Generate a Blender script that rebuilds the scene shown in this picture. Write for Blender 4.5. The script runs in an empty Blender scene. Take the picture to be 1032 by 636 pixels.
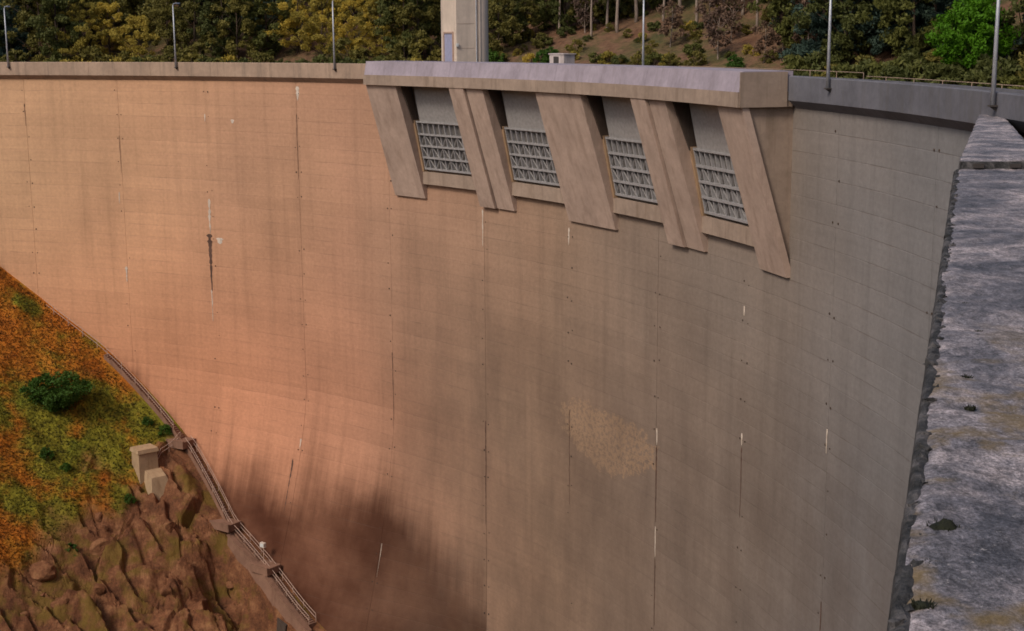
import bpy, bmesh, math, random
import numpy as np
from mathutils import Vector, Matrix, noise as mnoise
random.seed(7)
RNG = np.random.default_rng(7)
R_ = math.radians
sc = bpy.context.scene
COL = sc.collection

# ------------------------------------------------------------------ camera, sky, sun, exposure
F_PX, HORIZON, ROLL, EYE = 1450.0, 37.3, -0.0065, 3.52
cam_d = bpy.data.cameras.new('camera')
cam = bpy.data.objects.new('camera', cam_d); COL.objects.link(cam)
cam_d.sensor_width = 36.0
cam_d.lens = F_PX / 1032.0 * 36.0
cam_d.clip_end = 9000.0
pit = math.atan((318 - HORIZON) / F_PX)
ex = Vector((1, 0, 0)); fw = Vector((0, math.cos(pit), -math.sin(pit))); up = ex.cross(fw)
rt = math.cos(ROLL) * ex + math.sin(ROLL) * up
u2 = -math.sin(ROLL) * ex + math.cos(ROLL) * up
M = Matrix((rt, u2, -fw)).transposed().to_4x4(); M.translation = Vector((0, 0, EYE))
cam.matrix_world = M
sc.camera = cam

SUN_EL, SUN_AZ = R_(42), R_(224)           # azimuth clockwise from +Y
world = bpy.data.worlds.new('World'); sc.world = world; world.use_nodes = True
wn = world.node_tree
sky = wn.nodes.new('ShaderNodeTexSky'); sky.sky_type = 'NISHITA'; sky.sun_disc = False
sky.sun_elevation = SUN_EL; sky.sun_rotation = SUN_AZ
sky.air_density = 1.0; sky.dust_density = 3.0; sky.ozone_density = 1.0
bg = wn.nodes['Background']; bg.inputs['Strength'].default_value = 0.09
wn.links.new(sky.outputs[0], bg.inputs['Color'])
sd = bpy.data.lights.new('sun', 'SUN'); sd.energy = 1.5; sd.angle = R_(14); sd.color = (1.0, 0.90, 0.78)
sun = bpy.data.objects.new('sun', sd); COL.objects.link(sun)
sdir = Vector((math.sin(SUN_AZ) * math.cos(SUN_EL), math.cos(SUN_AZ) * math.cos(SUN_EL), math.sin(SUN_EL)))
sun.rotation_euler = sdir.to_track_quat('Z', 'Y').to_euler()
sun.location = (0, 0, 120)
sc.view_settings.view_transform = 'Standard'; sc.view_settings.look = 'None'
sc.view_settings.exposure = 0.45; sc.view_settings.gamma = 1.0
sc.cycles.filter_width = 1.7; sc.cycles.max_bounces = 5; sc.cycles.diffuse_bounces = 3; sc.cycles.transparent_max_bounces = 6

# ------------------------------------------------------------------ dam geometry
CX, CY, R = -109.3, 71.0, 134.6            # centre and radius of the arch
MPD = R * math.pi / 180                    # metres along the face per degree
def pol(th, r, z):
    t = R_(th); return (CX + r * math.cos(t), CY + r * math.sin(t), z)
def ss(a, b, x):
    t = min(1.0, max(0.0, (x - a) / (b - a))); return t * t * (3 - 2 * t)
def rface(th, z):
    return R - 5.0 * ss(36, 50, th) * min(1.6, max(0.0, (-z - 40) / 20)) ** 1.4
JOINTS = [-14.4, -7.8, -1.2, 5.4, 11.93, 18.1, 24.6, 31.25, 37.8, 45.0, 51.8, 58.5, 64.85, 71.4, 78.0, 84.6, 91.2, 97.8]

# ------------------------------------------------------------------ helpers
class MB:
    def __init__(s): s.v = []; s.f = []; s.uv = []
    def add(s, vs, fs, uvs=None):
        n = len(s.v); s.v += [tuple(p) for p in vs]; s.f += [tuple(i + n for i in f) for f in fs]
        s.uv += (uvs if uvs is not None else [(0, 0)] * len(vs))
    def box(s, c, size, rz=0.0, tilt=None):
        hx, hy, hz = size[0] / 2, size[1] / 2, size[2] / 2
        vs = [Vector((x, y, z)) for z in (-hz, hz) for y in (-hy, hy) for x in (-hx, hx)]
        m = Matrix.Rotation(rz, 3, 'Z')
        if tilt is not None: m = m @ tilt
        vs = [m @ p + Vector(c) for p in vs]
        s.add(vs, [(0, 2, 3, 1), (4, 5, 7, 6), (0, 1, 5, 4), (2, 6, 7, 3), (0, 4, 6, 2), (1, 3, 7, 5)])
    def hexa(s, b, t, uvs=None):            # bottom quad, top quad (same winding, ccw from above)
        s.add(list(b) + list(t), [(3, 2, 1, 0), (4, 5, 6, 7), (0, 1, 5, 4), (1, 2, 6, 5), (2, 3, 7, 6), (3, 0, 4, 7)], uvs)
    def arcbox(s, t0, t1, r0, r1, z0, z1, n=6, r0t=None, r1t=None, r0b=None):
        # solid between two angles; r0 inner (downstream), r1 outer; r0t = inner radius at the top
        r0t = r0 if r0t is None else r0t; r1t = r1 if r1t is None else r1t
        vs, uv = [], []
        for i in range(n + 1):
            t = t0 + (t1 - t0) * i / n
            for (r, z) in ((r0, z0), (r1, z0), (r1t, z1), (r0t, z1)):
                vs.append(pol(t, r, z)); uv.append((t * MPD, z + (r - R) * 1.0))
        fs = [(3, 2, 1, 0), tuple(4 * n + k for k in range(4))]
        for i in range(n):
            a = 4 * i
            for k in range(4):
                k2 = (k + 1) % 4; fs.append((a + k, a + k2, a + 4 + k2, a + 4 + k))
        s.add(vs, fs, uv)
    def bar(s, a, b, w, h=None, upv=(0, 0, 1)):
        h = w if h is None else h
        a, b = Vector(a), Vector(b); d = (b - a).normalized(); u = Vector(upv)
        if abs(d.dot(u)) > .98: u = Vector((1, 0, 0))
        x = d.cross(u).normalized() * w / 2; y = x.cross(d).normalized() * h / 2
        s.add([a - x - y, a + x - y, a + x + y, a - x + y, b - x - y, b + x - y, b + x + y, b - x + y],
              [(0, 3, 2, 1), (4, 5, 6, 7), (0, 1, 5, 4), (1, 2, 6, 5), (2, 3, 7, 6), (3, 0, 4, 7)])
    def tube(s, pts, rad, n=6):
        pts = [Vector(p) for p in pts]; base = len(s.v); k = len(pts)
        for i, p in enumerate(pts):
            d = (pts[min(i + 1, k - 1)] - pts[max(i - 1, 0)]).normalized()
            u = Vector((0, 0, 1)) if abs(d.z) < .9 else Vector((1, 0, 0))
            x = d.cross(u).normalized(); y = x.cross(d)
            r = rad[i] if isinstance(rad, (list, tuple)) else rad
            for j in range(n):
                a = 2 * math.pi * j / n; s.v.append(tuple(p + (x * math.cos(a) + y * math.sin(a)) * r)); s.uv.append((0, 0))
        for i in range(k - 1):
            for j in range(n):
                a = base + i * n + j; b = base + i * n + (j + 1) % n
                s.f.append((a, b, b + n, a + n))
        s.f.append(tuple(base + j for j in reversed(range(n)))); s.f.append(tuple(base + (k - 1) * n + j for j in range(n)))
    def mesh(s, name, m, smooth=False):
        me = bpy.data.meshes.new(name); me.from_pydata(s.v, [], s.f)
        uvl = me.uv_layers.new(name='UVMap')
        li = np.empty(len(me.loops), dtype=np.int32); me.loops.foreach_get('vertex_index', li)
        uvl.data.foreach_set('uv', np.array(s.uv, dtype=np.float32)[li].ravel())
        me.materials.append(m)
        if smooth: me.polygons.foreach_set('use_smooth', [True] * len(me.polygons))
        me.update(); return me
    def build(s, name, m, parent=None, smooth=False):
        return link(name, s.mesh(name, m, smooth), parent)
def link(name, me, parent=None, loc=None, rz=0.0, scale=None):
    o = bpy.data.objects.new(name, me); COL.objects.link(o)
    if parent is not None: o.parent = parent
    if loc is not None: o.location = loc
    if rz: o.rotation_euler = (0, 0, rz)
    if scale is not None: o.scale = scale
    return o
def tag(o, label=None, cat=None, group=None, kind=None):
    if label: o['label'] = label
    if cat: o['category'] = cat
    if group: o['group'] = group
    if kind: o['kind'] = kind
    return o
def empty(name, loc=(0, 0, 0), rz=0.0):
    o = link(name, None, None, loc, rz); o.empty_display_size = .5; return o

# ------------------------------------------------------------------ materials
class NT:
    def __init__(s, name):
        s.m = bpy.data.materials.new(name); s.m.use_nodes = True; s.t = s.m.node_tree
        s.b = s.t.nodes['Principled BSDF']; s.b.inputs['Roughness'].default_value = .85
        s.b.inputs['Specular IOR Level'].default_value = .25
    def n(s, ty, **k):
        nd = s.t.nodes.new(ty)
        for a, v in k.items(): setattr(nd, a, v)
        return nd
    def l(s, a, b): s.t.links.new(a, b)
    def put(s, sock, v):
        if isinstance(v, (int, float)): sock.default_value = v
        elif isinstance(v, (tuple, list)): sock.default_value = tuple(v) + ((1,) if len(v) == 3 and len(sock.default_value) == 4 else ())
        else: s.l(v, sock)
    def math(s, op, a, b=0.0, c=0.0, clamp=False):
        nd = s.n('ShaderNodeMath', operation=op, use_clamp=clamp)
        for i, v in enumerate((a, b, c)): s.put(nd.inputs[i], v)
        return nd.outputs[0]
    def uv(s):
        nd = s.n('ShaderNodeUVMap'); nd.uv_map = 'UVMap'; return nd.outputs[0]
    def geo(s): return s.n('ShaderNodeNewGeometry').outputs['Position']
    def objc(s): return s.n('ShaderNodeTexCoord').outputs['Object']
    def sep(s, v):
        nd = s.n('ShaderNodeSeparateXYZ'); s.l(v, nd.inputs[0]); return nd.outputs
    def comb(s, x, y, z=0.0):
        nd = s.n('ShaderNodeCombineXYZ')
        for i, v in enumerate((x, y, z)): s.put(nd.inputs[i], v)
        return nd.outputs[0]
    def scl(s, v, sc3):
        nd = s.n('ShaderNodeVectorMath', operation='MULTIPLY'); s.l(v, nd.inputs[0]); nd.inputs[1].default_value = sc3; return nd.outputs[0]
    def noise(s, v, scale, detail=4, rough=.55, dist=0.0):
        nd = s.n('ShaderNodeTexNoise'); s.l(v, nd.inputs['Vector'])
        nd.inputs['Scale'].default_value = scale; nd.inputs['Detail'].default_value = detail
        nd.inputs['Roughness'].default_value = rough; nd.inputs['Distortion'].default_value = dist
        return nd.outputs[0]
    def vor(s, v, scale, feature='F1', out='Distance'):
        nd = s.n('ShaderNodeTexVoronoi', feature=feature); s.l(v, nd.inputs['Vector']); nd.inputs['Scale'].default_value = scale
        return nd.outputs[out]
    def ramp(s, fac, stops, interp='LINEAR'):
        nd = s.n('ShaderNodeValToRGB'); s.l(fac, nd.inputs[0]); cr = nd.color_ramp; cr.interpolation = interp
        while len(cr.elements) < len(stops): cr.elements.new(.5)
        for e, (p, c) in zip(cr.elements, stops):
            e.position = p; e.color = (c, c, c, 1) if isinstance(c, (int, float)) else tuple(c) + (1,)
        return nd.outputs[0]
    def maprange(s, v, a, b, c=0.0, d=1.0, smooth=True):
        nd = s.n('ShaderNodeMapRange'); nd.interpolation_type = 'SMOOTHSTEP' if smooth else 'LINEAR'
        s.put(nd.inputs[0], v)
        for i, x in enumerate((a, b, c, d)): nd.inputs[i + 1].default_value = x
        return nd.outputs[0]
    def mix(s, f, a, b, mode='MIX'):
        nd = s.n('ShaderNodeMix', data_type='RGBA', blend_type=mode)
        s.put(nd.inputs[0], f); s.put(nd.inputs[6], a); s.put(nd.inputs[7], b); return nd.outputs[2]
    def bump(s, h, strength=.3, dist=.05):
        nd = s.n('ShaderNodeBump'); s.l(h, nd.inputs['Height']); nd.inputs['Strength'].default_value = strength
        nd.inputs['Distance'].default_value = dist; s.l(nd.outputs[0], s.b.inputs['Normal'])
    def col(s, c): s.put(s.b.inputs['Base Color'], c)

def dam_concrete(name, stains=True, tint=None, light=1.0):
    k = NT(name); uv = k.uv(); u, v, _ = k.sep(uv)
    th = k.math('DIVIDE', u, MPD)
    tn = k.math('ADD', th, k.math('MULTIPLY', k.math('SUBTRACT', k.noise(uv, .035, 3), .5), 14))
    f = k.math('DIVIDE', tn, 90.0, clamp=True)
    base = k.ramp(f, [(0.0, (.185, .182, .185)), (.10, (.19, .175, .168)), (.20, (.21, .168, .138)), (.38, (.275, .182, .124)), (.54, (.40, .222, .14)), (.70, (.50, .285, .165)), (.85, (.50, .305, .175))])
    big = k.noise(uv, .06, 5, .6)
    base = k.mix(1.0, base, k.ramp(big, [(.25, .80), (.5, 1.0), (.78, 1.17)]), 'MULTIPLY')
    # every lift of concrete has its own tone
    lift = k.math('FLOOR', k.math('DIVIDE', v, 1.6)); blk = k.math('FLOOR', k.math('DIVIDE', k.math('ADD', th, 1.2), 6.6))
    wn_ = k.n('ShaderNodeTexWhiteNoise'); wn_.noise_dimensions = '2D'; k.l(k.comb(lift, blk), wn_.inputs['Vector'])
    base = k.mix(1.0, base, k.ramp(wn_.outputs[0], [(0, .955), (1, 1.035)]), 'MULTIPLY')
    board = k.noise(k.comb(k.math('MULTIPLY', u, .05), k.math('MULTIPLY', v, 2.3)), 1.0, 3, .7)
    base = k.mix(1.0, base, k.ramp(board, [(.3, .95), (.7, 1.05)]), 'MULTIPLY')
    streak = k.noise(k.comb(k.math('MULTIPLY', u, .75), k.math('MULTIPLY', v, .028)), 1.0, 4, .65)
    base = k.mix(1.0, base, k.ramp(streak, [(.28, .86), (.48, 1.0), (.75, 1.07)]), 'MULTIPLY')
    fine = k.noise(uv, 2.2, 5, .7)
    base = k.mix(1.0, base, k.ramp(fine, [(.25, .86), (.75, 1.12)]), 'MULTIPLY')
    spots = k.noise(uv, .9, 6, .75)
    base = k.mix(k.ramp(spots, [(.66, 0.0), (.74, .45)]), base, k.mix(1.0, base, (.55, .5, .48), 'MULTIPLY'))
    if stains:
        # damp foot of the blocks on the left bank, ending at a contraction joint
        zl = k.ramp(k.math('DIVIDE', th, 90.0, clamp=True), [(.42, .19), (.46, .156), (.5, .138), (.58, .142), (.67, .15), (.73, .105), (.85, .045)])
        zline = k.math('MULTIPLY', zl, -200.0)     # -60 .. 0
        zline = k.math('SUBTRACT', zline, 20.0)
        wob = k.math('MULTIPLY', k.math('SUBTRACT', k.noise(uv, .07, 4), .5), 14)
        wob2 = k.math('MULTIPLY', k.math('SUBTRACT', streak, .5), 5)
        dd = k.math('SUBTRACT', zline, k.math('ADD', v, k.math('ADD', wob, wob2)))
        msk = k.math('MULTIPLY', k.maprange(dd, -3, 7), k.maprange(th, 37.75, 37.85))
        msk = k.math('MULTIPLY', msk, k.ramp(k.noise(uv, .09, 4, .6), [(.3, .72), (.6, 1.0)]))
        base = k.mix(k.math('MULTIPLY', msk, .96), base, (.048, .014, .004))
        # tan crust of old render on one block
        px = k.math('DIVIDE', k.math('SUBTRACT', th, 28.3), 3.9); py = k.math('DIVIDE', k.math('SUBTRACT', v, -35.3), 3.2)
        py = k.math('ADD', py, k.math('MULTIPLY', k.math('ABSOLUTE', px), -.35))
        e = k.math('ADD', k.math('MULTIPLY', px, px), k.math('MULTIPLY', py, py))
        e = k.math('ADD', e, k.math('MULTIPLY', k.math('SUBTRACT', k.noise(uv, .8, 5, .7), .5), 2.2))
        base = k.mix(k.math('MULTIPLY', k.maprange(e, .95, .8), k.ramp(k.noise(uv, 2.2, 5, .8), [(.46, .0), (.50, .9)])), base, (.37, .24, .148))
        # darker and streaky towards the foot below the spillway
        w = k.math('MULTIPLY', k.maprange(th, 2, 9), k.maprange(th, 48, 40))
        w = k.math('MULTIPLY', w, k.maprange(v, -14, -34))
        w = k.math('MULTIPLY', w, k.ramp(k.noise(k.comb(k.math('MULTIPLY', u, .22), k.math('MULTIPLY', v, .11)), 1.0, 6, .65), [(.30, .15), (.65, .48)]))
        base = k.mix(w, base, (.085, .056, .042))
        # lift joints: a thin dark line of grime, patchy
        fr = k.math('FRACT', k.math('DIVIDE', v, 1.6))
        ln = k.math('MULTIPLY', k.maprange(k.math('ABSOLUTE', k.math('SUBTRACT', fr, .5)), .452, .485), k.ramp(k.noise(uv, .25, 3), [(.42, 0.0), (.68, .28)]))
        ln = k.math('MULTIPLY', ln, k.maprange(th, 30, 12, 1.0, 1.4))
        base = k.mix(ln, base, (.09, .065, .05))
    if stains:
        rm = k.math('MULTIPLY', k.maprange(th, 34, 60), k.maprange(v, -12, -45))
        base = k.mix(k.math('MULTIPLY', rm, .75), base, k.mix(1.0, base, (1.10, .82, .76), 'MULTIPLY'))
    if tint: base = k.mix(1.0, base, tint, 'MULTIPLY')
    k.col(base); k.bump(fine, .35, .06); return k.m

def plain_concrete(name, c, var=.25, scale=1.0, dirt=(.08, .07, .06), dirt_amt=.5, bump=.35):
    k = NT(name); p = k.geo()
    a = k.noise(p, .35 * scale, 5, .65); b = k.noise(p, 2.5 * scale, 5, .7)
    st = k.noise(k.scl(p, (1.3, 1.3, .12)), 1.0 * scale, 4, .65)
    base = k.mix(1.0, c, k.ramp(a, [(.25, 1 - var), (.75, 1 + var)]), 'MULTIPLY')
    base = k.mix(1.0, base, k.ramp(b, [(.25, 1 - var * .6), (.75, 1 + var * .5)]), 'MULTIPLY')
    base = k.mix(k.ramp(st, [(.5, 0.0), (.72, dirt_amt)]), base, dirt)
    k.col(base); k.bump(b, bump, .04); return k.m

def metal(name, c, rough=.5, met=.3):
    k = NT(name); p = k.objc(); a = k.noise(p, 3.0, 4, .65)
    k.col(k.mix(1.0, c, k.ramp(a, [(.3, .78), (.7, 1.1)]), 'MULTIPLY'))
    k.b.inputs['Roughness'].default_value = rough; k.b.inputs['Metallic'].default_value = met; return k.m

MAT = {}
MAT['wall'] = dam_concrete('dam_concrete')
MAT['trim'] = dam_concrete('dam_trim_concrete', stains=False, tint=(1.08, 1.05, 1.02))
MAT['parapet'] = plain_concrete('parapet_concrete', (.34, .24, .175), .22, .8, (.10, .085, .07), .45)
MAT['parapet_grey'] = plain_concrete('parapet_grey_concrete', (.125, .122, .138), .25, .8, (.10, .09, .08), .5)
MAT['deck_top'] = plain_concrete('washed_pale_concrete', (.30, .255, .29), .22, .8, (.15, .12, .12), .4)
MAT['deck_low'] = plain_concrete('deck_beam_concrete', (.29, .215, .165), .22, .9, (.12, .08, .05), .45)
MAT['pier'] = plain_concrete('pier_concrete', (.40, .29, .23), .2, .9, (.16, .10, .07), .4)
MAT['bay'] = plain_concrete('bay_concrete', (.34, .22, .13), .25, .9, (.07, .045, .03), .6)
MAT['tower'] = plain_concrete('tower_concrete', (.58, .47, .38), .15, .7, (.3, .24, .2), .45)
MAT['calcite'] = plain_concrete('calcite_crust', (.56, .47, .39), .25, 2.0, (.38, .28, .21), .6)
MAT['leak'] = plain_concrete('wet_leak_stain', (.10, .055, .04), .4, 2.0, (.05, .03, .02), .5)
MAT['hole'] = plain_concrete('rusted_outlet_and_void_shade', (.06, .04, .03), .3)  # grout outlets; also the shade of bay voids and toe recess, as colour
MAT['steel'] = metal('weathered_steel_plate', (.34, .32, .31), .55, .25)
MAT['skin'] = metal('dark_skin_plate', (.15, .135, .125), .6, .2)
MAT['girder'] = metal('painted_girder', (.36, .345, .345), .5, .1)
MAT['galv'] = metal('galvanised_pole', (.46, .47, .50), .45, .35)
MAT['dark'] = metal('dark_iron_and_hollow_shade', (.07, .06, .055), .6, .3)
MAT['lens'] = metal('lamp_lens', (.6, .6, .58), .2, 0)
MAT['bluedoor'] = metal('blue_painted_door', (.36, .36, .50), .45, .1)
MAT['road'] = plain_concrete('crest_asphalt', (.07, .066, .064), .25, 1.5)
MAT['rail'] = metal('worn_railing_paint', (.46, .32, .25), .6, .1)
MAT['stairc'] = plain_concrete('stair_concrete', (.22, .12, .08), .25, 1.0, (.1, .05, .03), .5)
MAT['pillar'] = plain_concrete('pillar_concrete', (.38, .26, .155), .2, 1.2, (.2, .12, .06), .5)
MAT['hut'] = plain_concrete('hut_render', (.52, .44, .42), .15)

# ------------------------------------------------------------------ terrain (one sheet round the centre of the arch)
HT = [30, 36, 42, 47.28, 52.31, 55.57, 59.48, 60.78, 66.69, 69.97, 73.94, 84, 95, 110]
HZ = [-86, -82, -75, -67.4, -62, -58.6, -50.5, -48.3, -38.5, -33.9, -27.7, -12, 4, 22]
def hill0(th, r):
    h = float(np.interp(th, HT, HZ)); return h - .45 * max(0.0, rface(th, h) - r)
def fb(x, y, z, o=4): return mnoise.fractal(Vector((x, y, z)), 1.0, 2.0, o)
LED = lambda Y: 2.80 + .3165 * (Y - 10.2)           # left edge of the foreground wall
def terr(x, y):
    dx, dy = x - CX, y - CY; r = math.hypot(dx, dy); th = math.degrees(math.atan2(dy, dx))
    if r > 137:                                       # reservoir basin and far bank
        bank = (r - 181) * .40 if r < 290 else 43.6 + (r - 290) * .22
        if r > 600: bank = 112 + (r - 600) * .05
        h = max(-30.0, bank) + fb(x * .02, y * .02, 1.3) * min(4.0, max(0, (r - 160) * .05))
        if -60 < th < 0: h = max(h, ss(0, -14, th) * 8 + (r - 137) * .25 - 2)
        if 88 < th < 150: h = max(h, ss(88, 104, th) * 16 + (r - 137) * .25 - 2)
        if th >= 150 or th <= -60: h = max(h, 20 + .1 * (r - 137))
        return h
    # downstream valley
    thl = th if th > -120 else th + 360
    hl = hill0(thl, r) - (9.0 if 40 < thl < 62 and r > 108 else 1.8) if thl > 30 else -86
    q = (x - LED(y)) * .953
    if q > 0.6 and y < 90:                            # right bank behind the foreground wall
        hr = -2.2 + max(0, q - 5) * .5
        if y < 3: hr = max(hr, -2.2 + ss(2.8, 1.2, y) * 3.95)
    else:
        hr = -46 + q * 1.1
        if y < 3: hr = max(hr, 1.75 + (q + 2.0) * 2.2 if q < -2.0 else (1.75 if y < 1.2 else -46))
    return max(hl, hr, -86 + fb(x * .03, y * .03, 2) * 2)
rs = np.concatenate([np.linspace(4, 60, 15), np.linspace(62, 200, 139), np.linspace(203, 300, 33), np.geomspace(310, 4500, 30)])
ths = np.arange(-180, 180, .75)
NR, NTH = len(rs), len(ths)
tb = MB(); tb.v = [(CX + r * math.cos(R_(t)), CY + r * math.sin(R_(t)), 0) for r in rs for t in ths]
tb.v = [(x, y, terr(x, y)) for x, y, _ in tb.v]; tb.uv = [(0, 0)] * len(tb.v)
for i in range(NR - 1):
    for j in range(NTH):
        a = i * NTH + j; b = i * NTH + (j + 1) % NTH
        tb.f.append((a, a + NTH, b + NTH, b))
tb.f.append(tuple(range(NTH)))
k = NT('bank_soil'); p = k.geo()
a = k.noise(p, .13, 6, .7); b = k.noise(p, 1.1, 6, .75)
c = k.ramp(a, [(.3, (.13, .06, .032)), (.46, (.16, .088, .05)), (.56, (.10, .075, .03)), (.68, (.05, .055, .018))])
c = k.mix(1.0, c, k.ramp(b, [(.3, .6), (.7, 1.35)]), 'MULTIPLY'); k.col(c); k.bump(b, .8, .4); MAT['bank'] = k.m
o = tb.build('terrain', MAT['bank'], smooth=True); tag(o, kind='structure')

wb = MB(); n = 120                                     # reservoir
wb.v = [pol(-60 + 220 * i / n, r, -5.0) for i in range(n + 1) for r in (137.0, 182.0)]; wb.uv = [(0, 0)] * len(wb.v)
wb.f = [(2 * i, 2 * i + 1, 2 * i + 3, 2 * i + 2) for i in range(n)]
k = NT('reservoir_water'); k.col((.02, .035, .03)); k.b.inputs['Roughness'].default_value = .06; k.b.inputs['Specular IOR Level'].default_value = .5
k.bump(k.noise(k.geo(), 1.5, 3), .1, .05)
o = wb.build('reservoir', k.m); tag(o, kind='structure')

# left bank slope in detail
GREEN = [(62.1, 131.0, 4.2), (64.6, 118.8, 4.6), (66.6, 121.5, 3.6), (62.0, 113.0, 3.2), (60.3, 121.0, 2.4), (58.5, 109.0, 2.6), (65.0, 128.0, 3.4), (63.2, 124.5, 3.6), (68.5, 117.0, 2.2), (64.5, 111.0, 2.6), (71.5, 132.0, 1.6)]
def rockness(th, r):
    # bare rock towards the foot of the slope
    d = (63.4 - th) * .9 + (124 - r) * .06 + fb(th * .25, r * .12, 5.0) * 2.6
    return ss(.2, 2.4, d)
def hillside(th, r):
    h = hill0(th, r); x, y, _ = pol(th, r, 0)
    rk = rockness(th, r)
    dr = rface(th, h) - r
    near = ss(0.0, 2.5, dr - (1.6 if th < 66.5 else .2))
    gully = ss(56.4, 54.4, th) * ss(1.9, 3.2, dr) * ss(8.5, 4.5, dr) * 5.0
    und = fb(x * .12, y * .12, 3.0) * .8 + fb(x * .45, y * .45, 7.0) * .28
    # dipping slabs: saw-tooth benches
    s = (x * .62 + y * .35 + h * .55) * .33 + fb(x * .16, y * .16, 9.0) * .9
    fr = s - math.floor(s); saw = (fr if fr < .82 else (1 - fr) / .18 * .82) * 1.9
    vd, vp = mnoise.voronoi(Vector((x * .13 + y * .07, y * .20 - x * .06, h * .10)))
    c0 = vp[0]; hsh = math.sin(c0.x * 12.9 + c0.y * 78.2 + c0.z * 37.7) * 43758.5; hsh -= math.floor(hsh)
    blk_ = (hsh - .5) * 1.1 + (x * .13 + y * .07 - c0.x) * (hsh * 3.4 - 1.2) + (y * .20 - x * .06 - c0.y) * (2.0 - hsh * 2.6) - .5 * ss(.07, .02, vd[1] - vd[0])
    s2 = (x * .2 - y * .7 + h * .5) * .5 + fb(x * .22, y * .22, 4.0) * .8
    fr2 = s2 - math.floor(s2); saw2 = (fr2 if fr2 < .8 else (1 - fr2) * 4) * .7
    return h - gully + near * ((1 - rk) * und + rk * (saw * .8 + saw2 * .4 + blk_ - .9 + fb(x * .7, y * .7, 2.0) * .22))
th_l = np.arange(44, 82, .10); r_l = np.arange(84, 135.0, .24)
hb = MB()
for t in th_l:
    for r in r_l:
        hb.v.append(pol(t, r, hillside(t, r))); hb.uv.append((t * MPD, r))
n = len(r_l)
for i in range(len(th_l) - 1):
    for j in range(n - 1):
        a = i * n + j; hb.f.append((a, a + 1, a + n + 1, a + n))
def slope_colour(k, grass=False):
    uv = k.uv(); u, v, _ = k.sep(uv); p = k.geo()
    a = k.noise(p, .16, 5, .65); b = k.noise(p, 1.3, 6, .75); c2 = k.noise(p, .5, 4, .6)
    br = k.ramp(a, [(.28, (.26, .078, .008)), (.42, (.42, .125, .010)), (.53, (.36, .135, .010)), (.62, (.22, .15, .010)), (.74, (.09, .09, .008))])
    g = None
    for (t, r, rad) in GREEN:
        du = k.math('DIVIDE', k.math('SUBTRACT', u, t * MPD), rad * 1.5); dv = k.math('DIVIDE', k.math('SUBTRACT', v, r), rad)
        e = k.math('ADD', k.math('MULTIPLY', du, du), k.math('MULTIPLY', dv, dv))
        mk = k.maprange(k.math('ADD', e, k.math('MULTIPLY', k.math('SUBTRACT', c2, .5), 2.2)), 1.3, .2)
        g = mk if g is None else k.math('MAXIMUM', g, mk)
    br = k.mix(k.math('MULTIPLY', g, .85), br, k.ramp(b, [(.3, (.10, .12, .008)), (.7, (.19, .20, .014))]))
    br = k.mix(1.0, br, k.ramp(b, [(.25, .75), (.75, 1.25)]), 'MULTIPLY')
    return br, a, b, u, v
k = NT('slope_ground'); br, a, b, u, v = slope_colour(k)
# rock mask repeats the shape of rockness()
att = k.n('ShaderNodeAttribute'); att.attribute_name = 'rock'
p = k.geo()
rc = k.ramp(k.noise(p, .5, 6, .7), [(.30, (.07, .027, .012)), (.5, (.16, .062, .027)), (.68, (.28, .13, .06))])
rc = k.mix(1.0, rc, k.ramp(k.noise(p, 3.5, 5, .75), [(.25, .6), (.75, 1.35)]), 'MULTIPLY')
rc = k.mix(k.ramp(k.noise(p, .28, 4, .6), [(.50, 0.0), (.62, .7)]), rc, (.13, .085, .010))
k.col(k.mix(att.outputs['Fac'], br, rc)); k.bump(b, .7, .35); MAT['slope'] = k.m
o = hb.build('hillside', MAT['slope'], smooth=False); tag(o, kind='structure')
at = o.data.attributes.new('rock', 'FLOAT', 'POINT')
at.data.foreach_set('value', [rockness(t, r) for t in th_l for r in r_l])

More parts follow.
